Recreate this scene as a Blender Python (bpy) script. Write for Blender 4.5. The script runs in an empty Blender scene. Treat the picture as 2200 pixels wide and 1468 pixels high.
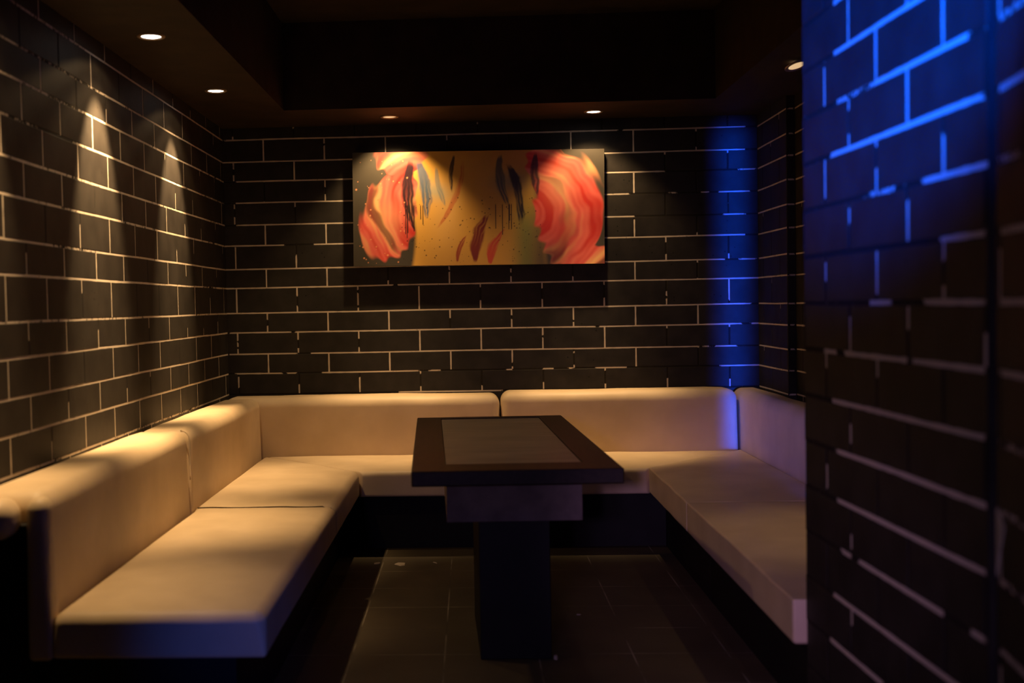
import bpy, bmesh, math, random
import numpy as np
from mathutils import Vector, Matrix, noise

random.seed(7)
SC = bpy.context.scene
COL = SC.collection
PI = math.pi

# ------------------------------------------------------------------ helpers
def link(name, me, mats=(), parent=None, loc=None, rotz=0.0):
    o = bpy.data.objects.new(name, me)
    COL.objects.link(o)
    for m in (mats if isinstance(mats, (list, tuple)) else [mats]):
        o.data.materials.append(m)
    if parent is not None:
        o.parent = parent
    if loc is not None:
        o.location = loc
    o.rotation_euler.z = rotz
    return o

def mesh(name, verts, faces, smooth=False, mat_idx=None):
    me = bpy.data.meshes.new(name)
    me.from_pydata([tuple(v) for v in verts], [], faces)
    if mat_idx is not None:
        me.polygons.foreach_set('material_index', mat_idx)
    if smooth:
        me.polygons.foreach_set('use_smooth', [True] * len(me.polygons))
    me.update()
    return me

def tag(o, label, cat, group=None):
    o['label'] = label
    o['category'] = cat
    if group:
        o['group'] = group
    return o

def structure(o):
    o['kind'] = 'structure'
    return o

def empty(name, loc=(0, 0, 0), rotz=0.0):
    o = bpy.data.objects.new(name, None)
    o.empty_display_size = 0.1
    COL.objects.link(o)
    o.location = loc
    o.rotation_euler.z = rotz
    return o

def box_mesh(name, x0, x1, y0, y1, z0, z1, bevel=0.0, seg=2):
    bm = bmesh.new()
    bmesh.ops.create_cube(bm, size=1.0)
    for v in bm.verts:
        v.co.x = x0 + (v.co.x + .5) * (x1 - x0)
        v.co.y = y0 + (v.co.y + .5) * (y1 - y0)
        v.co.z = z0 + (v.co.z + .5) * (z1 - z0)
    if bevel > 0:
        bmesh.ops.bevel(bm, geom=bm.edges[:], offset=bevel, segments=seg, profile=.5, affect='EDGES')
    bmesh.ops.recalc_face_normals(bm, faces=bm.faces[:])
    me = bpy.data.meshes.new(name)
    bm.to_mesh(me)
    bm.free()
    return me

def axis_samples(h, r, n):
    """positions along one axis: dense where the corner rounding happens"""
    r = min(r, h)
    k = 6
    edge = [h - r + r * math.sin(i / k * PI / 2) if False else h - r + r * i / k for i in range(k + 1)]
    inner = [-(h - r) + 2 * (h - r) * i / n for i in range(1, n)]
    return [-e for e in reversed(edge)] + inner + edge

def cushion(name, size, r_top=.05, r_bot=.02, n=(10, 10, 4), deform=None):
    """rounded upholstery block centred on x,y with its base at z=0"""
    hx, hy, hz = size[0] / 2, size[1] / 2, size[2] / 2
    rm = max(r_top, r_bot)
    A = [axis_samples(hx, rm, n[0]), axis_samples(hy, rm, n[1]), axis_samples(hz, min(rm, hz * .98), n[2])]
    ids, verts, faces = {}, [], []
    def vid(i, j, k):
        key = (i, j, k)
        if key not in ids:
            p = Vector((A[0][i], A[1][j], A[2][k]))
            t = (p.z / hz + 1) / 2
            t = t * t * (3 - 2 * t)
            r = min(r_bot + (r_top - r_bot) * t, hx * .98, hy * .98, hz * .98)
            c = Vector((max(-hx + r, min(hx - r, p.x)), max(-hy + r, min(hy - r, p.y)), max(-hz + r, min(hz - r, p.z))))
            d = p - c
            if d.length > 1e-9:
                p = c + d.normalized() * r
            p.z += hz
            if deform:
                p = deform(p, size)
            ids[key] = len(verts)
            verts.append(p)
        return ids[key]
    N = [len(a) - 1 for a in A]
    for a, b, c in ((0, 1, 2), (1, 2, 0), (2, 0, 1)):
        for side in (0, N[c]):
            for i in range(N[a]):
                for j in range(N[b]):
                    q = []
                    for di, dj in ((0, 0), (1, 0), (1, 1), (0, 1)):
                        idx = [0, 0, 0]
                        idx[a], idx[b], idx[c] = i + di, j + dj, side
                        q.append(vid(*idx))
                    if side == 0:
                        q.reverse()
                    faces.append(q)
    return mesh(name, verts, faces, smooth=True)

# ------------------------------------------------------------------ materials
def mat(name):
    m = bpy.data.materials.new(name)
    m.use_nodes = True
    nt = m.node_tree
    b = nt.nodes['Principled BSDF']
    return m, nt, b

def N(nt, kind, **kw):
    n = nt.nodes.new(kind)
    for k, v in kw.items():
        if k in n.inputs:
            n.inputs[k].default_value = v
        else:
            setattr(n, k, v)
    return n

def noise_mix(nt, c0, c1, scale, detail=4, vec=None, lo=.35, hi=.65):
    nz = N(nt, 'ShaderNodeTexNoise', Scale=scale, Detail=detail)
    if vec is not None:
        nt.links.new(vec, nz.inputs['Vector'])
    rp = nt.nodes.new('ShaderNodeValToRGB')
    rp.color_ramp.elements[0].position = lo
    rp.color_ramp.elements[1].position = hi
    rp.color_ramp.elements[0].color = (*c0, 1)
    rp.color_ramp.elements[1].color = (*c1, 1)
    nt.links.new(nz.outputs['Fac'], rp.inputs['Fac'])
    return rp.outputs['Color'], nz

def bump(nt, b, scale, strength, dist=.002, vec=None, detail=5):
    nz = N(nt, 'ShaderNodeTexNoise', Scale=scale, Detail=detail)
    if vec is not None:
        nt.links.new(vec, nz.inputs['Vector'])
    bp = N(nt, 'ShaderNodeBump', Strength=strength, Distance=dist)
    nt.links.new(nz.outputs['Fac'], bp.inputs['Height'])
    nt.links.new(bp.outputs['Normal'], b.inputs['Normal'])
    return bp

def geo_pos(nt):
    return nt.nodes.new('ShaderNodeNewGeometry').outputs['Position']

def make_leather():
    m, nt, b = mat('cream_leatherette')
    pos = geo_pos(nt)
    c, _ = noise_mix(nt, (.60, .47, .305), (.68, .54, .36), 5.0, 4, pos)
    nt.links.new(c, b.inputs['Base Color'])
    b.inputs['Roughness'].default_value = .5
    b.inputs['Specular IOR Level'].default_value = .35
    bump(nt, b, 420, .12, .0008, pos)
    return m

def make_brick():
    m, nt, b = mat('black_painted_block')
    pos = geo_pos(nt)
    c, _ = noise_mix(nt, (.018, .0155, .0135), (.028, .0245, .021), 9, 6, pos)
    vor = N(nt, 'ShaderNodeTexVoronoi', Scale=26.0)
    nt.links.new(pos, vor.inputs['Vector'])
    pit = N(nt, 'ShaderNodeMath', operation='LESS_THAN')
    pit.inputs[1].default_value = .11
    nt.links.new(vor.outputs['Distance'], pit.inputs[0])
    big = N(nt, 'ShaderNodeTexNoise', Scale=1.7, Detail=1.0)
    nt.links.new(pos, big.inputs['Vector'])
    sel = N(nt, 'ShaderNodeMath', operation='GREATER_THAN')
    sel.inputs[1].default_value = .60
    nt.links.new(big.outputs['Fac'], sel.inputs[0])
    mul = N(nt, 'ShaderNodeMath', operation='MULTIPLY')
    nt.links.new(pit.outputs[0], mul.inputs[0])
    nt.links.new(sel.outputs[0], mul.inputs[1])
    mx = N(nt, 'ShaderNodeMix', data_type='RGBA')
    nt.links.new(mul.outputs[0], mx.inputs[0])
    nt.links.new(c, mx.inputs[6])
    mx.inputs[7].default_value = (.005, .0045, .004, 1)
    nt.links.new(mx.outputs[2], b.inputs['Base Color'])
    b.inputs['Roughness'].default_value = .6
    b.inputs['Specular IOR Level'].default_value = .2
    bump(nt, b, 60, .15, .002, pos)
    return m

def make_grout():
    m, nt, b = mat('pale_mortar_partly_painted')
    at = N(nt, 'ShaderNodeAttribute', attribute_name='vis')
    pos = geo_pos(nt)
    nz = N(nt, 'ShaderNodeTexNoise', Scale=70.0, Detail=5.0)
    nt.links.new(pos, nz.inputs['Vector'])
    a1 = N(nt, 'ShaderNodeMath', operation='MULTIPLY_ADD')
    a1.inputs[1].default_value = 1.5
    a1.inputs[2].default_value = -.75
    nt.links.new(nz.outputs['Fac'], a1.inputs[0])
    a2 = N(nt, 'ShaderNodeMath', operation='ADD')
    nt.links.new(a1.outputs[0], a2.inputs[0])
    nt.links.new(at.outputs['Fac'], a2.inputs[1])
    rp = nt.nodes.new('ShaderNodeValToRGB')
    rp.color_ramp.elements[0].position = .38
    rp.color_ramp.elements[1].position = .62
    rp.color_ramp.elements[0].color = (.016, .0135, .011, 1)
    rp.color_ramp.elements[1].color = (.56, .48, .385, 1)
    nt.links.new(a2.outputs[0], rp.inputs['Fac'])
    nt.links.new(rp.outputs['Color'], b.inputs['Base Color'])
    b.inputs['Roughness'].default_value = .85
    b.inputs['Specular IOR Level'].default_value = .15
    return m

def make_plain(name, col, rough=.6, spec=.3, var=.25, scale=8.0, bmp=0.0, metallic=0.0):
    m, nt, b = mat(name)
    pos = geo_pos(nt)
    lo = tuple(c * (1 - var) for c in col)
    hi = tuple(min(1, c * (1 + var)) for c in col)
    c, _ = noise_mix(nt, lo, hi, scale, 5, pos)
    nt.links.new(c, b.inputs['Base Color'])
    b.inputs['Roughness'].default_value = rough
    b.inputs['Specular IOR Level'].default_value = spec
    b.inputs['Metallic'].default_value = metallic
    if bmp:
        bump(nt, b, scale * 8, bmp, .002, pos)
    return m

def make_wood():
    m, nt, b = mat('dark_stained_wood')
    tc = nt.nodes.new('ShaderNodeTexCoord')
    mp = N(nt, 'ShaderNodeMapping')
    mp.inputs['Scale'].default_value = (14, 1.2, 14)
    nt.links.new(tc.outputs['Object'], mp.inputs['Vector'])
    c, nz = noise_mix(nt, (.017, .0105, .006), (.032, .020, .011), 5, 6, mp.outputs['Vector'], .3, .7)
    nt.links.new(c, b.inputs['Base Color'])
    b.inputs['Roughness'].default_value = .5
    b.inputs['Specular IOR Level'].default_value = .3
    bp = N(nt, 'ShaderNodeBump', Strength=.12, Distance=.001)
    nt.links.new(nz.outputs['Fac'], bp.inputs['Height'])
    nt.links.new(bp.outputs['Normal'], b.inputs['Normal'])
    return m

def make_insert():
    m, nt, b = mat('smeared_grey_glass_panel')
    tc = nt.nodes.new('ShaderNodeTexCoord')
    mp = N(nt, 'ShaderNodeMapping')
    mp.inputs['Scale'].default_value = (1.5, 6, 1)
    nt.links.new(tc.outputs['Object'], mp.inputs['Vector'])
    c, _ = noise_mix(nt, (.235, .21, .155), (.35, .315, .235), 2.2, 6, mp.outputs['Vector'], .3, .75)
    nt.links.new(c, b.inputs['Base Color'])
    b.inputs['Roughness'].default_value = .42
    b.inputs['Specular IOR Level'].default_value = .4
    return m

def make_floor():
    m, nt, b = mat('dark_floor_tiles')
    pos = geo_pos(nt)
    sx = nt.nodes.new('ShaderNodeSeparateXYZ')
    nt.links.new(pos, sx.inputs[0])
    def line(out, off, T, w):
        a = N(nt, 'ShaderNodeMath', operation='SUBTRACT'); a.inputs[1].default_value = off
        nt.links.new(out, a.inputs[0])
        d = N(nt, 'ShaderNodeMath', operation='PINGPONG'); d.inputs[1].default_value = T / 2
        nt.links.new(a.outputs[0], d.inputs[0])
        l = N(nt, 'ShaderNodeMath', operation='LESS_THAN'); l.inputs[1].default_value = w
        nt.links.new(d.outputs[0], l.inputs[0])
        return l.outputs[0]
    lx = line(sx.outputs['X'], .859, .334, .0026)
    ly = line(sx.outputs['Y'], -1.742, .332, .0030)
    mxx = N(nt, 'ShaderNodeMath', operation='MAXIMUM')
    nt.links.new(lx, mxx.inputs[0]); nt.links.new(ly, mxx.inputs[1])
    c, _ = noise_mix(nt, (.062, .048, .030), (.090, .071, .044), 3.5, 7, pos, .3, .7)
    gr, _ = noise_mix(nt, (.06, .05, .035), (.30, .26, .20), 4.0, 5, pos, .40, .68)
    mx = N(nt, 'ShaderNodeMix', data_type='RGBA')
    nt.links.new(mxx.outputs[0], mx.inputs[0])
    nt.links.new(c, mx.inputs[6]); nt.links.new(gr, mx.inputs[7])
    nt.links.new(mx.outputs[2], b.inputs['Base Color'])
    b.inputs['Roughness'].default_value = .6
    b.inputs['Specular IOR Level'].default_value = .25
    bump(nt, b, 40, .12, .002, pos)
    return m

def make_emit(name, col, s):
    m, nt, b = mat(name)
    b.inputs['Base Color'].default_value = (.8, .8, .8, 1)
    b.inputs['Emission Color'].default_value = (*col, 1)
    b.inputs['Emission Strength'].default_value = s
    return m

def make_paint():
    m, nt, b = mat('glossy_abstract_print')
    at = N(nt, 'ShaderNodeAttribute', attribute_name='paint')
    nt.links.new(at.outputs['Color'], b.inputs['Base Color'])
    b.inputs['Roughness'].default_value = .38
    b.inputs['Specular IOR Level'].default_value = .3
    bump(nt, b, 900, .05, .0005, geo_pos(nt))
    return m

M_LEATHER = make_leather()
M_BRICK = make_brick()
M_GROUT = make_grout()
M_WOOD = make_wood()
M_INSERT = make_insert()
M_FLOOR = make_floor()
M_CEIL = make_plain('dark_brown_ceiling_paint', (.024, .015, .010), .7, .2)
M_BLACK = make_plain('black_plinth_board', (.007, .0065, .006), .6, .25)
M_APRON = make_plain('grey_brown_box_board', (.15, .115, .10), .6, .3, .2, 14, .1)
M_PED = make_plain('black_pedestal_board', (.009, .0085, .008), .55, .3, .2, 10, .1)
M_TRIM = make_plain('bronze_lamp_trim', (.34, .25, .16), .4, .5, .1, 20, 0, .6)
M_CANVAS_EDGE = make_plain('black_canvas_edge', (.02, .017, .014), .6, .2)
M_SCRAP = make_plain('pale_paper_scrap', (.50, .42, .33), .8, .2)
M_PLASTER = make_plain('bare_plaster', (.42, .36, .26), .9, .1)
M_THREAD = make_plain('cream_stitch_thread', (.60, .49, .34), .7, .2)
M_CREASE_SHADE = make_plain('dark_brown_crease_shade', (.055, .035, .018), .7, .2)  # shade of the seat crease, put into a dark brown colour
M_LAMP = make_emit('lit_halogen_lens', (1.0, .93, .88), 14)
M_LAMP_DIM = make_emit('dim_halogen_lens', (1.0, .66, .32), .7)
M_PAINT = make_paint()

# ------------------------------------------------------------------ block walls
ROWS = [2.246, 2.116, 2.003, 1.876, 1.746, 1.625, 1.486, 1.375, 1.226, 1.111, .984, .869, .745, .620, .495, .370, .245, .120, 0.0]
L = .36
HALF_W = .0038

def in_iv(x, ivs):
    return any(a <= x <= b for a, b in ivs)

def block_wall(name, org, ud, nrm, u0, u1, rows, phase, bed_vis, perp_vis, seed):
    """blocks with chamfered edges and mortar strips between them, all ONE wall mesh.
    u runs along the wall from org in direction ud, z is up, nrm faces the room.
    rows: bed heights from the top down; phase(r): u of one upright joint of row r"""
    rnd = random.Random(seed)
    V, F, MI, VIS = [], [], [], []
    def P(u, z, d):
        z += .0022 * noise.noise((u * 2.3 + seed, z * 9.0, 1.7)) if 0.05 < z < 2.6 else 0
        V.append((org[0] + ud[0] * u + nrm[0] * d, org[1] + ud[1] * u + nrm[1] * d, z))
        VIS.append(0.0)
        return len(V) - 1
    def quad(a, b, c, d, m):
        F.append((a, b, c, d)); MI.append(m)
    # blocks
    for r in range(len(rows) - 1):
        zt, zb = rows[r] - HALF_W, rows[r + 1] + HALF_W
        if rows[r + 1] <= 0.001: zb = 0.0
        ph = phase(r)
        k0 = math.floor((u0 - ph) / L)
        u = ph + k0 * L
        while u < u1:
            a, b = max(u + HALF_W, u0), min(u + L - HALF_W, u1)
            u += L
            if b - a < .01: continue
            h = .0016 + rnd.uniform(-.0004, .0005)
            ch = .0022
            o = [P(a, zb, 0), P(b, zb, 0), P(b, zt, 0), P(a, zt, 0)]
            i = [P(a + ch, zb + ch, h), P(b - ch, zb + ch, h), P(b - ch, zt - ch, h), P(a + ch, zt - ch, h)]
            quad(*i, 0)
            for q in range(4):
                quad(o[q], o[(q + 1) % 4], i[(q + 1) % 4], i[q], 0)
    # mortar: strips cut in short pieces, each end with its own amount of bare mortar
    def strip(pts, across):
        prev = None
        for (u, z, vis) in pts:
            w = HALF_W * (1.12 + .35 * noise.noise((u * 31, z * 31, seed)))
            if across == 'z':
                a, b = P(u, z - w, .0009), P(u, z + w, .0009)
            else:
                a, b = P(u - w, z, .0008), P(u + w, z, .0008)
            VIS[a] = VIS[b] = vis
            if prev:
                if across == 'z': quad(prev[0], a, b, prev[1], 1)
                else: quad(prev[1], b, a, prev[0], 1)
            prev = (a, b)
    for r in range(len(rows)):
        if rows[r] < .01: continue
        n = max(2, int((u1 - u0) / .03))
        strip([(u0 + (u1 - u0) * i / n, rows[r], bed_vis(r, u0 + (u1 - u0) * i / n, rnd)) for i in range(n + 1)], 'z')
    for r in range(len(rows) - 1):
        ph = phase(r)
        k = math.ceil((u0 - ph) / L - 1e-6)
        while ph + k * L < u1:
            u = ph + k * L
            f = perp_vis(r, u, rnd)
            zt, zb = rows[r], rows[r + 1]
            strip([(u, zt + (zb - zt) * i / 10, f(i / 10)) for i in range(11)], 'u')
            k += 1
    # backing
    zt, zb = max(rows), min(rows)
    b = [P(u0, zb, -.0004), P(u1, zb, -.0004), P(u1, zt, -.0004), P(u0, zt, -.0004)]
    quad(*b, 0)
    c = [P(u0, zb, -.12), P(u1, zb, -.12), P(u1, zt, -.12), P(u0, zt, -.12)]
    quad(c[3], c[2], c[1], c[0], 0)
    for q in range(4):
        quad(b[(q + 1) % 4], b[q], c[q], c[(q + 1) % 4], 0)
    # orient faces towards the room
    if (ud[0] * 0 + ud[1] * nrm[0] - ud[0] * nrm[1]) < 0:
        F[:] = [tuple(reversed(f)) for f in F]
    me = mesh(name, V, F, False, MI)
    at = me.attributes.new('vis', 'FLOAT', 'POINT')
    at.data.foreach_set('value', VIS)
    o = link(name, me, [M_BRICK, M_GROUT])
    return structure(o)

# --- back wall: which stretches of mortar the photo shows bare (pixels along the wall, fractions down a joint)
PH_B = -.0734
def px_u(x): return PH_B + (x - 508.3) / 132.2 * L
BACK_BEDS = {
 0: [(495, 1334), (1344, 1600)], 1: [(474, 477), (486, 1602), (1622, 1627)], 2: [(512, 1430), (1440, 1448), (1592, 1626)],
 3: [(512, 1354), (1444, 1452), (1508, 1518), (1548, 1612), (1622, 1628)], 4: [(512, 1370), (1386, 1390), (1552, 1606)],
 5: [(486, 618), (680, 1606)], 6: [(483, 1555), (1588, 1628)], 7: [(480, 842), (853, 1610), (1616, 1630)],
 8: [(480, 1612)], 9: [(490, 628), (635, 1282), (1288, 1592), (1616, 1630)], 10: [(488, 640), (664, 1506), (1515, 1522), (1535, 1580), (1618, 1628)],
 11: [(508, 604), (612, 640), (688, 905), (920, 946), (1090, 1104), (1168, 1190), (1222, 1232), (1274, 1346), (1540, 1632)],
 12: [(860, 1082)], -1: []}
FULL = [(0, 1)]
BACK_PERPS = {
 -1: {0: [(.85, 1)], 2: [(.3, .5), (.93, 1)], 8: [(.3, .55)]},
 0: {1: FULL, 3: [(0, .2), (.4, 1)], 5: FULL, 7: [(0, .2)], 11: [(0, .8)], 13: FULL, 15: [(0, .1), (.9, 1)]},
 1: {0: [(0, .3), (.68, 1)], 2: FULL, 12: [(.8, 1)], 14: [(0, .14)], 16: [(0, .1)]},
 2: {1: [(0, .04), (.93, 1)], 3: [(0, .36), (.7, 1)], 13: [(0, .9)]},
 3: {0: [(.05, .25), (.66, .9)], 2: [(0, .25)]},
 4: {1: FULL, 3: FULL, 13: [(.2, 1)], 15: [(.82, 1)]},
 5: {0: [(.1, 1)], 2: [(.5, 1)], 14: [(0, .26), (.8, 1)], 16: [(.8, 1)]},
 6: {1: FULL, 3: FULL, 5: [(.75, 1)], 7: [(.05, .2), (.4, 1)], 9: [(.3, .42), (.65, 1)], 11: [(.8, 1)], 13: FULL, 15: [(0, .15), (.93, 1)]},
 7: {0: FULL, 2: [(0, .35), (.75, 1)], 4: [(0, .15), (.3, .75), (.9, 1)], 6: [(.1, 1)], 8: [(0, .15), (.65, 1)], 10: [(0, .25), (.7, 1)], 12: [(0, .12), (.65, 1)], 14: [(.5, .65), (.8, 1)], 16: [(0, .8)]},
 8: {1: [(0, .35), (.65, 1)], 3: FULL, 5: FULL, 7: [(0, .4)], 9: [(.1, .35), (.55, 1)], 11: [(0, .3), (.4, .65), (.75, 1)], 13: FULL, 15: FULL},
 9: {0: [(0, .3), (.5, .6), (.8, 1)], 2: [(0, .35), (.8, 1)], 4: [(0, .38), (.75, 1)], 6: FULL, 8: FULL, 10: [(0, .35), (.5, 1)], 12: FULL, 14: [(0, .1)], 16: [(0, .1)]},
 10: {1: FULL, 3: FULL, 5: FULL, 7: FULL, 9: [(0, .6), (.9, 1)], 11: [(.2, .28), (.9, 1)], 13: [(0, .3), (.4, 1)], 15: [(0, .06)]},
 11: {0: [(.2, .6)], 2: [(.6, 1)], 4: [(.3, 1)], 6: [(0, .1), (.75, 1)], 8: [(.8, 1)], 10: [(.65, 1)], 12: [(0, .1), (.8, 1)], 14: [(.55, 1)], 16: [(.7, 1)]}}
ROWS_B = [2.50, 2.372] + ROWS          # two more courses up behind the soffit
def back_bed(r, u, rnd):
    r -= 2
    if r not in BACK_BEDS: return .25 if r > 12 else 0.0
    x = 508.3 + (u - PH_B) / L * 132.2
    return .95 + rnd.uniform(-.22, .12) if in_iv(x, BACK_BEDS[r]) else .12
def back_perp(r, u, rnd):
    r -= 2
    i = round((u - PH_B) / (L / 2))
    iv = BACK_PERPS.get(r, {}).get(i, [])
    if i == 0 or i == -1: pass
    return lambda t: (.9 if in_iv(t, iv) else .08)
def back_phase(r):
    r -= 2
    return PH_B + (L / 2 if r % 2 == 0 else 0)
block_wall('wall_back', (0, 0), (1, 0), (0, -1), -.134, 2.977, ROWS_B, back_phase, back_bed, back_perp, 3)

# --- left wall (u runs from the back corner towards the camera)
PH_L = .2628
def left_phase(r):
    r -= 4
    return PH_L + (L / 2 if r % 2 != 0 else 0)
def left_bed(r, u, rnd):
    n = noise.noise((u * 1.3, r * 3.1, 4.0)) + .35 * noise.noise((u * 6, r * 7.7, 9.0))
    v = .78 + .55 * n
    if r - 4 in (9, 10, 11): v += .25
    if r - 4 < 4 and u > 2.2: v -= .45 * min(1, (u - 2.2) / .6)
    return v + rnd.uniform(-.15, .15)
def left_perp(r, u, rnd):
    k = rnd.random()
    if k < .60: return lambda t: .88
    if k < .74: return lambda t, c=rnd.uniform(.2, .55): .85 if t < c else .1
    if k < .86: return lambda t, c=rnd.uniform(.3, .7): .85 if t > c else .1
    return lambda t: .15
ROWS_L = [2.76, 2.625, 2.50, 2.372] + ROWS
block_wall('wall_left', (-.1344, 0), (0, -1), (1, 0), 0.0, 8.4, ROWS_L, left_phase, left_bed, left_perp, 11)

# --- right wall of the alcove, its pier and the set-back stretch behind
def right_phase(r): return .12 + (L / 2 if r % 2 else 0)
def right_bed(r, u, rnd):
    n = noise.noise((u * 3.3, r * 3.7, 14.0))
    v = .9 + .5 * n if u > .03 else .5
    if 2 <= r <= 14: return v
    return .3
def right_perp(r, u, rnd):
    k = rnd.random()
    if k < .3: return lambda t: .75 if t < .25 else .1
    return lambda t: .12
w = block_wall('wall_right', (2.977, 0), (0, -1), (-1, 0), 0.0, .62, ROWS_B, right_phase, right_bed, right_perp, 23)
w2 = block_wall('wall_right_pier', (2.977, -.62), (1, 0), (0, -1), 0.0, .046, ROWS_B, lambda r: .3,
                lambda r, u, rnd: .95 if .004 < u < .028 + .016 * rnd.random() else .2, lambda r, u, rnd: (lambda t: .1), 29)
w3 = block_wall('wall_right_setback', (3.022, -.62), (0, -1), (-1, 0), 0.0, 7.4, ROWS_B, right_phase, right_bed, right_perp, 31)

# --- near partition on the right: a blurred block wall that cuts off the view
XR, AR = 2.14007, .0233659
UD = (math.sin(AR), -math.cos(AR)); NR = (-math.cos(AR), -math.sin(AR))
PH_R = 3.8153
ZR0 = 1.8648; HR = (2.246 - .869) / 11
ROWS_R = [ZR0 + HR * k for k in range(8, 0, -1)] + [ZR0 - HR * k for k in range(0, 15)]
ROWS_R.append(0.0)
NEAR_BEDS = {-1: [(3.9, 4.9)], 0: [(3.90, 4.95)], 1: [(4.16, 4.655)], 2: [(3.87, 4.72)], 3: [(4.44, 4.73)], 4: [(4.54, 4.72)], 5: [(4.13, 4.27), (4.45, 4.72)],
 6: [(3.81, 3.90), (3.96, 4.34), (4.37, 4.72)], 7: [(3.86, 4.72)], 8: [(3.89, 4.72)], 9: [(3.90, 4.72)], 10: [(3.91, 3.98), (4.05, 4.52), (4.64, 4.72)], 11: [(3.86, 4.61)], 12: [(3.83, 4.2)]}
NEAR_WEAK = {1: [(3.90, 4.16)], 2: [(3.87, 4.1)], 3: [(4.09, 4.28)]}
NEAR_PERPS = {-1: {1: FULL, 3: [(.7, 1)]}, 0: {0: [(.0, 0.05), (.2, .97)], 2: FULL, 4: FULL}, 1: {1: [(.0, .25), (.8, 1)], 3: FULL, 0: []}, 2: {0: [(.0, .85)], 2: [(0, .1), (.6, 1)], 4: [(.35, 1)]},
 3: {1: [(.2, .45)], 3: [(.3, .95)]}, 4: {0: [(.2, .5)], 2: [(.1, .85)], 4: [(0, .35), (.8, .95)]}, 5: {1: [(.3, 1)], 3: [(.05, .45)], 5: [(.5, 1)]},
 6: {0: [(0, .35)], 2: [(0, .3)]}, 7: {1: [(.4, .7)]}, 8: {0: [(.4, .8)], }, 9: {1: [(.6, .8)], 4: [(.55, 1)]}, 11: {1: [(0, .35)]}}
def near_bed(r, u, rnd):
    m = r - 8
    if in_iv(u, NEAR_BEDS.get(m, [])): return .95 + rnd.uniform(-.15, .1)
    if in_iv(u, NEAR_WEAK.get(m, [])): return .45 + rnd.uniform(-.1, .2)
    return .12
def near_perp(r, u, rnd):
    m = r - 8
    i = round((u - PH_R) / (L / 2))
    iv = NEAR_PERPS.get(m, {}).get(i, [])
    return lambda t: (.92 if in_iv(t, iv) else .1)
def near_phase(r):
    m = r - 8
    return PH_R + (L / 2 if m % 2 else 0)
HALF_W = .0055
part = block_wall('wall_partition', (XR, 0), UD, NR, 3.635, 4.725, ROWS_R, near_phase, near_bed, near_perp, 41)
# body of the partition behind its face
bx = bmesh.new()
def prism(bm, poly, z0, z1):
    lo = [bm.verts.new((x, y, z0)) for x, y in poly]
    hi = [bm.verts.new((x, y, z1)) for x, y in poly]
    bm.faces.new(list(reversed(lo))); bm.faces.new(hi)
    for i in range(len(poly)):
        j = (i + 1) % len(poly)
        bm.faces.new((lo[i], lo[j], hi[j], hi[i]))
def near_pt(s, d): return (XR + UD[0] * s + NR[0] * d, UD[1] * s + NR[1] * d)
prism(bx, [near_pt(3.636, -.118), near_pt(3.636, -.30), near_pt(4.80, -.30), near_pt(4.80, -.020), near_pt(4.726, -.020), near_pt(4.726, -.118)], 0, 2.99)
bmesh.ops.recalc_face_normals(bx, faces=bx.faces[:])
me = bpy.data.meshes.new('wall_partition_body'); bx.to_mesh(me); bx.free()
body = structure(link('wall_partition_core', me, M_BRICK))
# jamb that juts further in beside it
J0 = (2.2513, -4.7577); jd = Vector((-.1426, -1.0085)).normalized()
JD = (jd.x, jd.y); JN = (-1 * abs(jd.y), jd.x * -1 * -1)
JN = (jd.y, -jd.x)
def jb(r, u, rnd):
    v = .6 + .6 * noise.noise((u * 5, r * 3.3, 2.0))
    return v if u > .0 else .2
jamb = block_wall('wall_jamb', J0, JD, JN, 0.0, .9, ROWS_R, lambda r: .02 + (L / 2 if r % 2 else 0), jb,
                  lambda r, u, rnd: (lambda t, q=rnd.random(): .85 if q < .6 and t > .2 else .15), 47)
HALF_W = .0038
# chip of bare plaster on that jamb
def jp(u, z, d): return (J0[0] + JD[0] * u + JN[0] * d, J0[1] + JD[1] * u + JN[1] * d, z)
tri = [(.004, .870), (.020, .862), (.052, .842), (.040, .818), (.020, .782), (.006, .742)]
vs = [jp(u, z, .0022) for u, z in tri] + [jp(u, z, .0045) for u, z in [(.008 + (u - .008) * .9, .81 + (z - .81) * .9) for u, z in tri]]
nT = len(tri)
fs = [tuple(range(nT, 2 * nT))] + [(i, (i + 1) % nT, nT + (i + 1) % nT, nT + i) for i in range(nT)]
chip = link('bare_plaster_chip', mesh('bare_plaster_chip', vs, fs), M_PLASTER, jamb)
chip['label'] = 'small triangular chip of bare beige plaster'

# ------------------------------------------------------------------ floor, ceiling, soffit
fl = structure(link('floor', box_mesh('floor', -.30, 4.2, -8.6, .15, -.1, 0), M_FLOOR))
ce = structure(link('ceiling', box_mesh('ceiling', -.30, 4.2, -8.6, .15, 2.78, 2.9), M_CEIL))
bm = bmesh.new()
ZS = 2.315
prism(bm, [(-.134, 0), (-.134, -6.2), (.325, -6.2), (.325, -.585), (2.62, -.585), (2.62, -3.4), (3.022, -3.4), (3.022, -.62), (2.977, -.62), (2.977, 0)], ZS, 2.78)
bmesh.ops.recalc_face_normals(bm, faces=bm.faces[:])
bmesh.ops.triangulate(bm, faces=[f for f in bm.faces if len(f.verts) > 4])
me = bpy.data.meshes.new('ceiling_soffit'); bm.to_mesh(me); bm.free()
structure(link('ceiling_soffit', me, M_CEIL))

# ------------------------------------------------------------------ banquette units
GB = 'upholstered bench units of the U-shaped banquette'
SEAT_Z0, SEAT_H, BACK_T = .285, .128, .742

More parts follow.
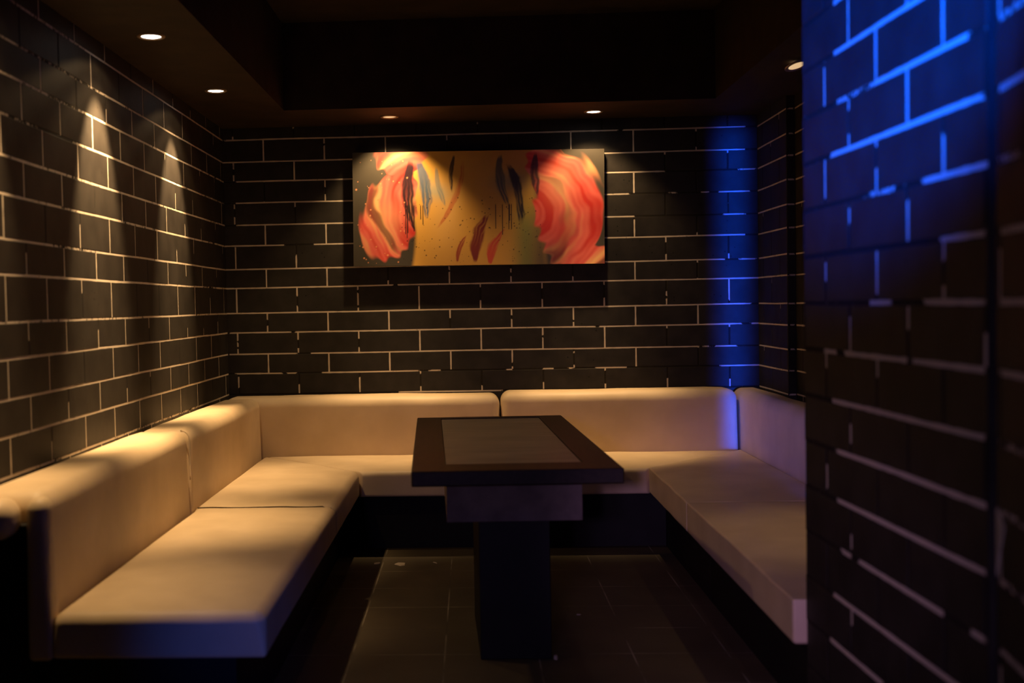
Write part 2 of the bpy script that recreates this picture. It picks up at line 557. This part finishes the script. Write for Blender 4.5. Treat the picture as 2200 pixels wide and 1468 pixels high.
def soft(amp, sx, seed, crown=.012):
    def f(p, size):
        u, v = p.x / size[0] + .5, p.y / size[1] + .5
        t = max(0, (p.z / size[2] - .5) * 2)
        cu = 1 - (2 * u - 1) ** 4; cv = 1 - (2 * v - 1) ** 4
        p.z += crown * cu * cv * t
        n = noise.noise((p.x * sx + seed, p.y * sx, p.z * sx)) + .5 * noise.noise((p.x * sx * 3 + seed, p.y * sx * 3, p.z * sx * 3))
        p += Vector((n * amp * .5, n * amp * .5, n * amp * (1 if t > 0 else .2)))
        return p
    return f

def seat(name, x0, x1, y0, y1, seed, mitre=None, rt=.026):
    """block x0..x1 by y0..y1; mitre(p) remaps a corner so it meets its neighbour at an angle"""
    cx, cy = (x0 + x1) / 2, (y0 + y1) / 2
    base = soft(.003, 3.2, seed)
    def f(p, size):
        p = base(p, size)
        q = Vector((p.x + cx, p.y + cy, p.z + SEAT_Z0))
        if mitre: q = mitre(q)
        return q
    return cushion(name, (x1 - x0, y1 - y0, SEAT_H), rt, .012, (14, 14, 3), f)

def back(name, x0, x1, y0, y1, z0, z1, seed, r=.055, rb=.02):
    cx, cy = (x0 + x1) / 2, (y0 + y1) / 2
    base = soft(.004, 3.0, seed, .004)
    def f(p, size):
        p = base(p, size)
        return Vector((p.x + cx, p.y + cy, p.z + z0))
    return cushion(name, (x1 - x0, y1 - y0, z1 - z0), r, rb, (12 if x1 - x0 > .5 else 4, 12 if y1 - y0 > .5 else 4, 6), f)

def unit(label, loc):
    e = empty('banquette_bench', loc)
    tag(e, label, 'bench', GB)
    return e

def child(e, name, me, m):
    o = link(name, me, m, e)
    o.matrix_parent_inverse = Matrix.Translation(-Vector(e.location))
    return o

def seam_tube(name, pts, r=.0025):
    V, F = [], []
    n = 6
    for k, p in enumerate(pts):
        a = Vector(pts[max(0, k - 1)]); b = Vector(pts[min(len(pts) - 1, k + 1)])
        d = (b - a).normalized()
        s = d.cross(Vector((0.3, .2, 1))).normalized(); t = d.cross(s)
        for i in range(n):
            V.append(Vector(p) + (s * math.cos(2 * PI * i / n) + t * math.sin(2 * PI * i / n)) * r)
    for k in range(len(pts) - 1):
        for i in range(n):
            j = (i + 1) % n
            F.append((k * n + i, k * n + j, (k + 1) * n + j, (k + 1) * n + i))
    F.append(tuple(reversed(range(n)))); F.append(tuple(range((len(pts) - 1) * n, len(pts) * n)))
    return mesh(name, V, F, True)

LX0, LX1 = .112, .725        # left seats
RX0, RX1 = 2.190, 2.803      # right seats
def mitre_left(q):           # far end of the left seat, cut on the diagonal
    t = (q.y + 2.0) / (-.27 + 2.0)
    yf = -.275 - (q.x - LX0) / (LX1 - LX0) * .688
    return Vector((q.x, -1.996 + t * (yf + 1.996), q.z))
def mitre_right(q):
    t = (q.y + 2.0) / (-.27 + 2.0)
    yf = -.275 - (RX1 - q.x) / (RX1 - RX0) * .688
    return Vector((q.x, -1.996 + t * (yf + 1.996), q.z))
def mitre_back_left(q):      # x from .112 to 1.466
    t = (1.466 - q.x) / (1.466 - .112)
    xf = .118 + (-.268 - q.y) / .688 * (LX1 - LX0)
    return Vector((1.466 - t * (1.466 - xf), q.y, q.z - .006))
def mitre_back_right(q):
    t = (q.x - 1.472) / (2.803 - 1.472)
    xf = 2.797 - (-.268 - q.y) / .688 * (RX1 - RX0)
    return Vector((1.472 + t * (xf - 1.472), q.y, q.z - .006))

# left, near the camera
e = unit('cream bench unit along the left wall nearest the camera, with the blue-lit open end', (.3, -2.86, 0))
child(e, 'seat_cushion', seat('seat', LX0 + .012, LX1, -3.722, -2.001, 1.0, lambda q: q + Vector((0, 0, .001)), .036), M_LEATHER)
b_ = child(e, 'backrest', back('backrest', -.130, .105, -3.665, -1.992, .285, BACK_T + .004, 2.0), M_LEATHER)
child(e, 'end_flap', back('end_flap', .062, .126, -3.735, -3.655, .284, BACK_T - .008, 3.0, .03, .012), M_LEATHER)
child(e, 'end_roll', back('end_roll', -.130, .040, -3.790, -3.66, .628, BACK_T - .004, 4.0, .045, .045), M_LEATHER)
o = child(e, 'end_hollow_shade', box_mesh('end_hollow_shade', -.128, .060, -3.69, -3.655, .0, .66, .004), M_BLACK)  # black sheet drawn in place of shade inside the open backrest end
o['label'] = 'black sheet standing in for the shaded hollow at the end of the backrest'
child(e, 'plinth', box_mesh('plinth', -.128, .625, -3.64, -2.0, 0, .284), M_BLACK)
# left, in the far corner
e = unit('cream bench unit along the left wall that runs into the far left corner', (.3, -1.2, 0))
child(e, 'seat_cushion', seat('seat', LX0, LX1, -1.996, -.27, 5.0, mitre_left, .036), M_LEATHER)
bk = child(e, 'backrest', back('backrest', -.130, .105, -1.984, -.274, .285, BACK_T, 6.0), M_LEATHER)
st = bmesh.new()
st.free()
pts = [(.070 + .0 * i, -1.988, BACK_T + .003 - .002 * i) for i in range(4)] + [(.070 + .036 * math.sin(a), -1.988, BACK_T - .040 + .040 * math.cos(a)) for a in (.4, .8, 1.2, 1.57)] + [(.106, -1.988, BACK_T - .05 - .02 * i) for i in range(1, 9)]
o = child(e, 'crease_shade_tube', seam_tube('crease_shade_tube', [(.135 + .019 * i, -1.9985 + .002 * math.sin(i * .7), .4125 + .0012 * math.sin(i * .45) - (.010 if i > 28 else 0)) for i in range(31)], .0032), M_CREASE_SHADE)  # dark tube laid in the groove to draw the crease's shade
o['label'] = 'dark tube standing in for shade in the crease between the two left seat cushions'
child(e, 'stitched_seam', seam_tube('stitched_seam', pts, .0034), M_THREAD)
child(e, 'plinth', box_mesh('plinth', -.128, .625, -1.998, -.882, 0, .284), M_BLACK)
# back, left half
e = unit('cream bench unit under the left half of the painting on the back wall', (.8, -.5, 0))
child(e, 'seat_cushion', seat('seat', .112, 1.466, -.956, -.268, 7.0, mitre_back_left), M_LEATHER)
child(e, 'backrest', back('backrest', -.120, 1.462, -.262, -.006, .285, BACK_T - .004, 8.0), M_LEATHER)
child(e, 'plinth', box_mesh('plinth', -.128, 1.466, -.876, -.02, 0, .274), M_BLACK)
# back, right half
e = unit('cream bench unit on the back wall that ends in the blue beam', (2.0, -.5, 0))
child(e, 'seat_cushion', seat('seat', 1.472, 2.803, -.956, -.268, 9.0, mitre_back_right), M_LEATHER)
child(e, 'backrest', back('backrest', 1.471, 2.796, -.262, -.006, .285, BACK_T + .006, 10.0), M_LEATHER)
child(e, 'plinth', box_mesh('plinth', 1.47, 2.96, -.876, -.02, 0, .274), M_BLACK)
# right, in the far corner
e = unit('cream bench unit along the right wall in the far right corner', (2.5, -1.2, 0))
child(e, 'seat_cushion', seat('seat', RX0, RX1, -1.996, -.27, 11.0, mitre_right, .006), M_LEATHER)
child(e, 'backrest', back('backrest', 2.806, 2.968, -1.985, -.02, .285, BACK_T, 12.0), M_LEATHER)
child(e, 'plinth', box_mesh('plinth', 2.285, 2.96, -1.998, -.882, 0, .284), M_BLACK)
# right, towards the partition
e = unit('cream bench unit on the right whose front end touches the dark partition', (2.5, -2.8, 0))
child(e, 'seat_cushion', seat('seat', RX0, RX1, -3.618, -1.9962, 13.0, None, .006), M_LEATHER)
child(e, 'backrest', back('backrest', 2.806, 3.0, -3.60, -1.993, .285, BACK_T, 14.0), M_LEATHER)
child(e, 'plinth', box_mesh('plinth', 2.285, 3.0, -3.56, -2.0, 0, .284), M_BLACK)

# ------------------------------------------------------------------ table
T = empty('pedestal_table', (1.4215, -2.065, 0), math.radians(1.95))
tag(T, 'dark wooden table with a smeared grey inlaid top on a black pedestal', 'table')
W2, L2 = .3545, .945
IW, IY0, IY1 = .2385, -.775, .865
bm = bmesh.new()
def ring(bm, z, hx, y0, y1): return [bm.verts.new((x, y, z)) for x, y in ((-hx, y0), (hx, y0), (hx, y1), (-hx, y1))]
zt, zb = .700, .648
ot, ob = ring(bm, zt, W2, -L2, L2), ring(bm, zb, W2, -L2, L2)
it, ib = ring(bm, zt, IW, IY0, IY1), ring(bm, zb, IW, IY0, IY1)
for i in range(4):
    j = (i + 1) % 4
    bm.faces.new((ot[i], ot[j], it[j], it[i])); bm.faces.new((ob[j], ob[i], ib[i], ib[j]))
    bm.faces.new((ob[i], ob[j], ot[j], ot[i])); bm.faces.new((it[i], it[j], ib[j], ib[i]))
bmesh.ops.recalc_face_normals(bm, faces=bm.faces[:])
es = [ed for ed in bm.edges if all(abs(abs(v.co.x) - W2) < 1e-6 for v in ed.verts)]
bmesh.ops.bevel(bm, geom=es, offset=.005, segments=2, profile=.5, affect='EDGES')
me = bpy.data.meshes.new('tabletop'); bm.to_mesh(me); bm.free()
link('tabletop', me, M_WOOD, T)
o = link('inlay_panel', box_mesh('inlay_panel', -IW + .002, IW - .002, IY0 + .002, IY1 - .002, .660, .6965, .0015), M_INSERT, T)
o['label'] = 'smeared grey panel let into the dark tabletop'
# streaks where something was wiped across the panel
for (x, y, lx, ly, nm) in ((-.05, .70, .10, .010, 's'), (-.12, .32, .06, .008, 's'), (.06, .48, .045, .02, 's')):
    pass
o = link('display_box', box_mesh('display_box', -.2365, .2365, -.770, .80, .495, .648, .003), M_APRON, T)
link('pedestal', box_mesh('pedestal', -.125, .125, -.735, -.16, 0, .495, .003), M_PED, T)

# ------------------------------------------------------------------ painting (a plain abstract in the same colours)
def smooth(a, b, x):
    t = np.clip((x - a) / (b - a), 0, 1)
    return t * t * (3 - 2 * t)
def build_art():
    W, H = 1.4535, .6590
    nx, nz = 560, 256
    rs = np.random.RandomState(5)
    u = np.linspace(0, 1, nx); v = np.linspace(0, 1, nz)
    U, Vv = np.meshgrid(u, v)
    X = U * W / H; Y = Vv
    def fbm(x, y, s, oct=4):
        out = np.zeros_like(x); a = 1.0; r2 = np.random.RandomState(s)
        for o in range(oct):
            f = 2.1 ** o
            for _ in range(3):
                th, ph = r2.uniform(0, 2 * PI), r2.uniform(0, 2 * PI)
                out += a * np.sin((x * math.cos(th) + y * math.sin(th)) * f * 3.2 + ph + 1.3 * np.sin((x * math.sin(th) - y * math.cos(th)) * f * 1.7 + ph * 2))
            a *= .5
        return out / 3.2
    n1, n2, n3 = fbm(X, Y, 1), fbm(X, Y, 2), fbm(X, Y, 3, 5)
    n4, n5 = fbm(X * 2.3, Y * 2.3, 8, 5), fbm(X * 5, Y * 5, 9, 4)
    c = np.zeros((nz, nx, 3)); c[:] = (.075, .066, .050)
    c *= (1 + .12 * n3)[..., None]
    def over(col, a):
        nonlocal c
        a = np.clip(a, 0, 1)[..., None]
        c = c * (1 - a) + np.asarray(col) * a
    def arr(*cols): return np.stack([np.broadcast_to(k, X.shape) for k in cols], -1)
    # amber field in the middle
    lo = .50 + .05 * np.sin(Y * 5 + .6) + .02 * n2
    hi = 1.66 + .05 * np.sin(Y * 4 + 2) + .02 * n1
    a = smooth(lo - .02, lo + .03, X) * (1 - smooth(hi - .04, hi + .03, X))
    t = smooth(.5, 1.7, X)
    amber = arr(.80 - .22 * t, .44 - .12 * t, .085 - .03 * t) * (1 + .10 * n2)[..., None]
    over(amber, a)
    over((.52, .16, .05), .55 * a * smooth(.62, 1.0, Y + .10 * n1) * smooth(1.1, 1.6, X))
    over((.17, .22, .06), .8 * a * np.exp(-((X - 1.52) / .11) ** 2) * (1 - smooth(.30, .62, Y + .08 * n2)))
    over((.05, .06, .05), .75 * a * smooth(1.50, 1.68, X + .03 * n2) * (1 - smooth(.55, .8, Y)))
    over((.85, .55, .24), .35 * a * np.exp(-((X - .82) / .14) ** 2 - ((Y - .45) / .3) ** 2))
    # streaming coral ribbons down both sides
    red = np.array((.60, .040, .030)); coral = np.array((.84, .17, .13)); peach = np.array((.93, .50, .21))
    def curls(lobes, px, py, sq, ph):
        """coral strands that arc round the point px,py inside a union of soft lobes"""
        m = np.zeros_like(X)
        for (cx, cy, rx, ry) in lobes:
            r = np.sqrt(((X - cx + .05 * n1) / rx) ** 2 + ((Y - cy + .04 * n2) / ry) ** 2) + .07 * np.sin(np.hypot((X - px) * sq, Y - py) * 46 + 3 * n2) + .08 * n1
            m = np.maximum(m, 1 - smooth(.90, 1.03, r + .05 * n3))
        dx, dy = (X - px) * sq, Y - py
        rr = np.sqrt(dx * dx + dy * dy) + .085 * n1 + .05 * n2 + .02 * n4
        k = .5 + .30 * np.sin(rr * 15 + 1.2 * n1 + ph) + .11 * np.sin(rr * 47 + 2 * n2 + ph) + .07 * np.sin(rr * 110 + 3 * n3) + .25 * n2
        k = np.clip(k - .14, 0, 1)
        col = np.where(k[..., None] < .5, red + (coral - red) * (k / .5)[..., None], coral + (peach - coral) * ((k - .5) / .5)[..., None])
        over(col, m)
        over((.10, .010, .02), m * .8 * smooth(.55, .95, np.sin(rr * 13 + 2 * n1 + ph + 1)) * smooth(-.2, .6, n2))
    curls([(.40, .98, .24, .17), (.30, .42, .24, .36), (.42, .68, .14, .20)], .62, .50, 1.25, .6)
    curls([(1.88, .50, .29, .52), (1.74, .84, .20, .26), (2.08, .05, .20, .14)], 1.52, .42, 1.0, 2.2)
    over((.93, .62, .30), .5 * np.exp(-((X - .34) / .09) ** 2 - ((Y - .38) / .16) ** 2) * (1 + .5 * n3))
    over((.90, .58, .30), .40 * np.exp(-((X - 1.82) / .12) ** 2 - ((Y - .70) / .16) ** 2) * (1 + .4 * n3))
    over((.55, .03, .03), .55 * np.exp(-((X - 1.84) / .10) ** 2 - ((Y - .28) / .14) ** 2))
    # dry brush slashes, all leaning the same way
    def slash(x0, y0, x1, y1, w, col, al, rough=.5, curv=.25):
        dx, dy = x1 - x0, y1 - y0; ln = math.hypot(dx, dy)
        t = ((X - x0) * dx + (Y - y0) * dy) / ln ** 2
        q = ((X - x0) * dy - (Y - y0) * dx) / ln + curv * ln * (t - .5) ** 2 + .012 * n4
        ww = w * np.sin(np.clip(t, 0, 1) * PI * .86 + .30) ** .8 * (1 + .30 * n4 + .22 * n5)
        br = 1 - rough * smooth(.30, .95, .5 + .5 * np.sin(q * 210 + 4 * n4 + 2 * n5)) * smooth(.15, .9, t)
        over(col, al * br * (1 - smooth(.62, 1.12, np.abs(q) / np.maximum(ww, 1e-4))) * smooth(-.06, .05, t + .06 * n5) * (1 - smooth(.90, 1.06, t + .08 * n5)))
    over((.40, .39, .28), .75 * np.exp(-((X - .72) / .15) ** 2 - ((Y - .66 + .2 * (X - .7)) / .085) ** 2) * (1 + .3 * n4))
    over((.22, .20, .13), .75 * np.exp(-((X - 1.40) / .17) ** 2 - ((Y - .72) / .09) ** 2) * (1 + .3 * n4))
    slash(.47, .90, .50, .32, .060, (.014, .014, .022), .95, .5, .25)
    slash(.60, .92, .68, .40, .050, (.06, .13, .23), .88, .6, -.2)
    slash(.72, .84, .80, .52, .030, (.20, .24, .24), .7, .6, .2)
    slash(.88, .97, .86, .64, .022, (.02, .022, .032), .88, .5, .2)
    slash(1.26, .95, 1.34, .50, .045, (.05, .065, .07), .85, .6, .3)
    slash(1.42, .86, 1.52, .34, .055, (.016, .018, .026), .92, .5, -.3)
    slash(1.58, .97, 1.60, .60, .035, (.02, .024, .034), .85, .5, .3)
    slash(.80, .34, 1.02, .90, .030, (.50, .045, .03), .55, .7, .3)
    slash(1.04, .05, 1.16, .46, .052, (.17, .010, .014), .93, .45, -.3)
    slash(1.18, .02, 1.30, .30, .040, (.58, .055, .035), .9, .5, -.3)
    slash(.90, .03, .98, .26, .022, (.30, .02, .02), .85, .5, -.3)
    # drips and spatter
    for _ in range(16):
        x = rs.uniform(.45, .62) if rs.rand() < .6 else rs.uniform(1.25, 1.5); top = .52; ln = rs.uniform(.06, .30)
        over((.02, .013, .015), .9 * (1 - smooth(.0022, .0055, np.abs(X - x))) * smooth(top - ln - .01, top - ln, Y) * (1 - smooth(top, top + .02, Y)))
    for _ in range(150):
        x, y, r = rs.uniform(.42, 1.65), rs.uniform(.02, .60), rs.uniform(.002, .007)
        over((.03, .018, .014), .85 * (1 - smooth(r * .6, r * 1.2, np.hypot(X - x, Y - y))))
    for _ in range(60):
        x, y, r = rs.uniform(.03, .50), rs.uniform(.02, .98), rs.uniform(.002, .009)
        over((.85, .35, .16), .9 * (1 - smooth(r * .6, r * 1.2, np.hypot(X - x, Y - y))))
    c = np.clip(c, .004, 1) * .80
    xs = (U - .5) * W; zs = (Vv - .5) * H
    co = np.stack([xs, np.zeros_like(xs), zs], -1).reshape(-1, 3)
    idx = np.arange(nx * nz).reshape(nz, nx)
    f = np.stack([idx[:-1, :-1], idx[:-1, 1:], idx[1:, 1:], idx[1:, :-1]], -1).reshape(-1, 4)
    me = bpy.data.meshes.new('canvas')
    me.vertices.add(len(co)); me.vertices.foreach_set('co', co.ravel())
    me.loops.add(f.size); me.loops.foreach_set('vertex_index', f.ravel().astype(np.int32))
    me.polygons.add(len(f)); me.polygons.foreach_set('loop_start', np.arange(0, f.size, 4, dtype=np.int32))
    me.update(calc_edges=True); me.validate()
    at = me.attributes.new('paint', 'FLOAT_COLOR', 'POINT')
    at.data.foreach_set('color', np.concatenate([c.reshape(-1, 3), np.ones((nx * nz, 1))], 1).ravel())
    return me, W, H
art, AW, AH = build_art()
pe = empty('painting', (1.3615, -.066, 1.8106))
pe.rotation_euler.y = .0095
tag(pe, 'wide abstract canvas in amber, coral and navy hanging on the black back wall', 'painting')
link('canvas', art, M_PAINT, pe)
o = link('stretcher_frame', box_mesh('stretcher_frame', -AW / 2, AW / 2, .0008, .042, -AH / 2, AH / 2, .0015), M_CANVAS_EDGE, pe)
o['label'] = 'black wrapped edge of the canvas'
for hx in (-.45, .45):
    link('wall_spacer', box_mesh('wall_spacer', hx - .03, hx + .03, .042, .0655, .12, .18), M_CANVAS_EDGE, pe)

# ------------------------------------------------------------------ downlights
def lathe(name, prof, n=40):
    V, F = [], []
    for (r, z) in prof:
        for i in range(n):
            a = 2 * PI * i / n
            V.append((r * math.cos(a), r * math.sin(a), z))
    for k in range(len(prof) - 1):
        for i in range(n):
            j = (i + 1) % n
            F.append((k * n + i, k * n + j, (k + 1) * n + j, (k + 1) * n + i))
    return mesh(name, V, F, True)
trim_me = lathe('trim_ring', [(.054, 0), (.054, -.003), (.050, -.0055), (.042, -.0055), (.038, -.003), (.037, -.0005)])
lens_me = lathe('lens', [(.037, -.0012), (.030, -.0030), (.018, -.0042), (.0005, -.0046)])
def downlight(x, y, label, lit=True, tilt=None):
    e = empty('recessed_downlight', (x, y, ZS))
    tag(e, label, 'ceiling light', 'recessed downlights in the dark soffit')
    link('trim_ring', trim_me.copy(), M_TRIM, e)
    o = link('lens', lens_me.copy(), M_LAMP if lit else M_LAMP_DIM, e)
    o['label'] = 'glowing lens' if lit else 'dimly glowing lens'
    return e
LEFT_L = [(.092, -1.215), (.092, -2.375), (.092, -3.55)]
BACK_L = [(.872, -.285), (2.012, -.270)]
RIGHT_L = [(2.795, -1.49), (2.795, -2.75)]
downlight(*LEFT_L[0], 'small bright white downlight in the left soffit nearest the far corner')
downlight(*LEFT_L[1], 'large bright white downlight in the left soffit nearest the camera')
downlight(*BACK_L[0], 'dim downlight in the back soffit above the left end of the painting', False)
downlight(*BACK_L[1], 'narrow glowing downlight in the back soffit above the right end of the painting')
g = downlight(*RIGHT_L[0], 'amber downlight in the right soffit beside the blue-lit partition', False)
g.rotation_euler = (math.radians(-14), math.radians(-12), 0)
g.location.z = ZS - .0135

WARM = (1.0, .63, .29)
def spot(name, loc, target, power, half, blend, col, radius=.02):
    l = bpy.data.lights.new(name, 'SPOT')
    l.energy = power; l.color = col; l.spot_size = 2 * math.radians(half); l.spot_blend = blend; l.shadow_soft_size = radius
    o = bpy.data.objects.new(name, l); COL.objects.link(o)
    o.location = loc
    d = Vector(target) - Vector(loc)
    o.rotation_euler = d.to_track_quat('-Z', 'Y').to_euler()
    return o
def beams(x, y, k, aim=(0, 0), wall=None, wk=1.0, f=1.0, wh=25.5):
    p = (x, y, ZS - .012)
    spot('downlight_beam', p, (x + aim[0], y + aim[1], 0), 185 * k, 22, 1.0, WARM)
    if wall:                                  # the reflector throws a second, tilted lobe on the wall beside it
        spot('downlight_wall_lobe', p, (x + wall[0], y + wall[1], 0), 130 * k * wk, wh, .6, WARM)
    spot('downlight_field', p, (x, y, 0), 3.0 * k * f, 58, .3, WARM)
    spot('downlight_spill', p, (x, y, 0), .9 * k * f, 72, .15, WARM)
TL = -2.3 * math.tan(math.radians(22))
beams(*LEFT_L[0], 1.0, (.06, 0), (TL, 0), 1.25, 3.0); beams(*LEFT_L[1], 1.0, (.06, 0), (TL, 0), 1.75, 3.6); beams(*LEFT_L[2], .42, (.06, 0), (TL, 0), 1.6, 3.0)
beams(*BACK_L[0], .60, (0, -.08), (0, .84), .62, .7, 47); beams(*BACK_L[1], .66, (0, -.08), (0, .84), .34, .7, 47)
beams(*RIGHT_L[0], .13, (-.25, -.1)); beams(*RIGHT_L[1], .10, (-.25, 0))

# stage colour from the dance floor behind the camera
BLUE = (.0, .075, 1.0)
spot('stage_blue_wash', (.70, -6.3, 2.45), (2.24, -4.40, 2.02), 2500, 15.5, .75, BLUE, .08)
spot('stage_blue_low', (1.9, -8.2, 1.3), (.66, -3.72, .34), 130, 4.2, 1.0, (.02, .11, 1.0), .06)
spot('stage_violet_beam', (.9, -8.3, 1.5), (2.05, -3.6, .50), 200, 7.5, .7, (.80, .45, 1.0), .08)
spot('stage_violet_wash', (.6, -8.3, 1.5), (1.95, -3.6, .6), 66, 19, .8, (.58, .42, 1.0), .10)
# unseen blue strip added behind the partition to light the far right corner
a = bpy.data.lights.new('added_blue_strip', 'AREA'); a.shape = 'RECTANGLE'; a.size = .11; a.size_y = 1.9; a.energy = 3.0; a.color = (.0, .07, 1.0); a.spread = math.radians(4.5)
ao = bpy.data.objects.new('added_blue_strip', a); COL.objects.link(ao)
ao.location = (2.66, -3.30, 1.30); ao.rotation_euler = Vector((2.835 - 2.66, 3.30, -.02)).to_track_quat('-Z', 'Y').to_euler()
# unseen uplight added for a faint amber glow on the raised ceiling
spot('added_amber_uplight', (.95, -3.4, 1.7), (.95, -2.9, 2.78), 22.0, 30, 1.0, (1.0, .35, .08), .1)

# ------------------------------------------------------------------ litter on the floor
def scrap(x, y, rx, ry, rot, label, seed, h=.0015):
    rn = random.Random(seed); n = 14
    pts = []
    for i in range(n):
        a = 2 * PI * i / n; k = 1 + rn.uniform(-.18, .18)
        pts.append((rx * k * math.cos(a), ry * k * math.sin(a)))
    V = [(px, py, .0003) for px, py in pts] + [(px * .94, py * .94, h + rn.uniform(0, .0015)) for px, py in pts]
    F = [tuple(range(n, 2 * n)), tuple(reversed(range(n)))] + [(i, (i + 1) % n, n + (i + 1) % n, n + i) for i in range(n)]
    o = link('paper_scrap', mesh('paper_scrap', V, F), M_SCRAP, None, (x, y, 0), rot)
    tag(o, label, 'litter', 'scraps of litter on the floor')
scrap(.945, -1.26, .026, .035, .2, 'pale oval scrap on the floor left of the table pedestal', 1)
scrap(1.113, -1.236, .004, .018, .6, 'thin white sliver on the floor by the pedestal, right of the oval scrap', 2)
scrap(.830, -1.235, .015, .022, -.4, 'crumpled pale scrap on the floor nearest the left bench', 3)
scrap(1.585, -2.80, .007, .012, .1, 'tiny white scrap at the right front foot of the pedestal', 4, .012)
scrap(1.718, -2.21, .009, .008, 0, 'tiny pale crumb on the floor right of the pedestal', 5)

# ------------------------------------------------------------------ camera
cam = bpy.data.cameras.new('camera')
co = bpy.data.objects.new('camera', cam); COL.objects.link(co)
yaw, pitch, roll = -.0480912, .0361858, -.0197842
fwd = Vector((math.sin(yaw) * math.cos(pitch), math.cos(yaw) * math.cos(pitch), -math.sin(pitch)))
right = Vector((math.cos(yaw), -math.sin(yaw), 0)); up = right.cross(fwd)
r2 = right * math.cos(roll) + up * math.sin(roll); u2 = up * math.cos(roll) - right * math.sin(roll)
co.matrix_world = Matrix(((r2.x, u2.x, -fwd.x, 1.30691), (r2.y, u2.y, -fwd.y, -6.91993), (r2.z, u2.z, -fwd.z, 1.25338), (0, 0, 0, 1)))
cam.sensor_width = 36; cam.lens = 2530.92 / 2200 * 36
cam.shift_x = (1100 - 890.5645) / 2200
cam.shift_y = (748.2737 - 734) / 2200
cam.clip_start = .05
cam.dof.use_dof = True; cam.dof.focus_distance = 6.2; cam.dof.aperture_fstop = 2.0
SC.camera = co

wd = bpy.data.worlds.new('dark_room'); SC.world = wd; wd.use_nodes = True
wd.node_tree.nodes['Background'].inputs[0].default_value = (.5, .42, .6, 1)
wd.node_tree.nodes['Background'].inputs[1].default_value = .002
SC.view_settings.view_transform = 'Standard'; SC.view_settings.look = 'None'
SC.view_settings.exposure = 0.0; SC.view_settings.gamma = 1.0; SC.view_settings.use_curve_mapping = False
SC.cycles.max_bounces = 8
SC.cycles.sample_clamp_indirect = 3.0
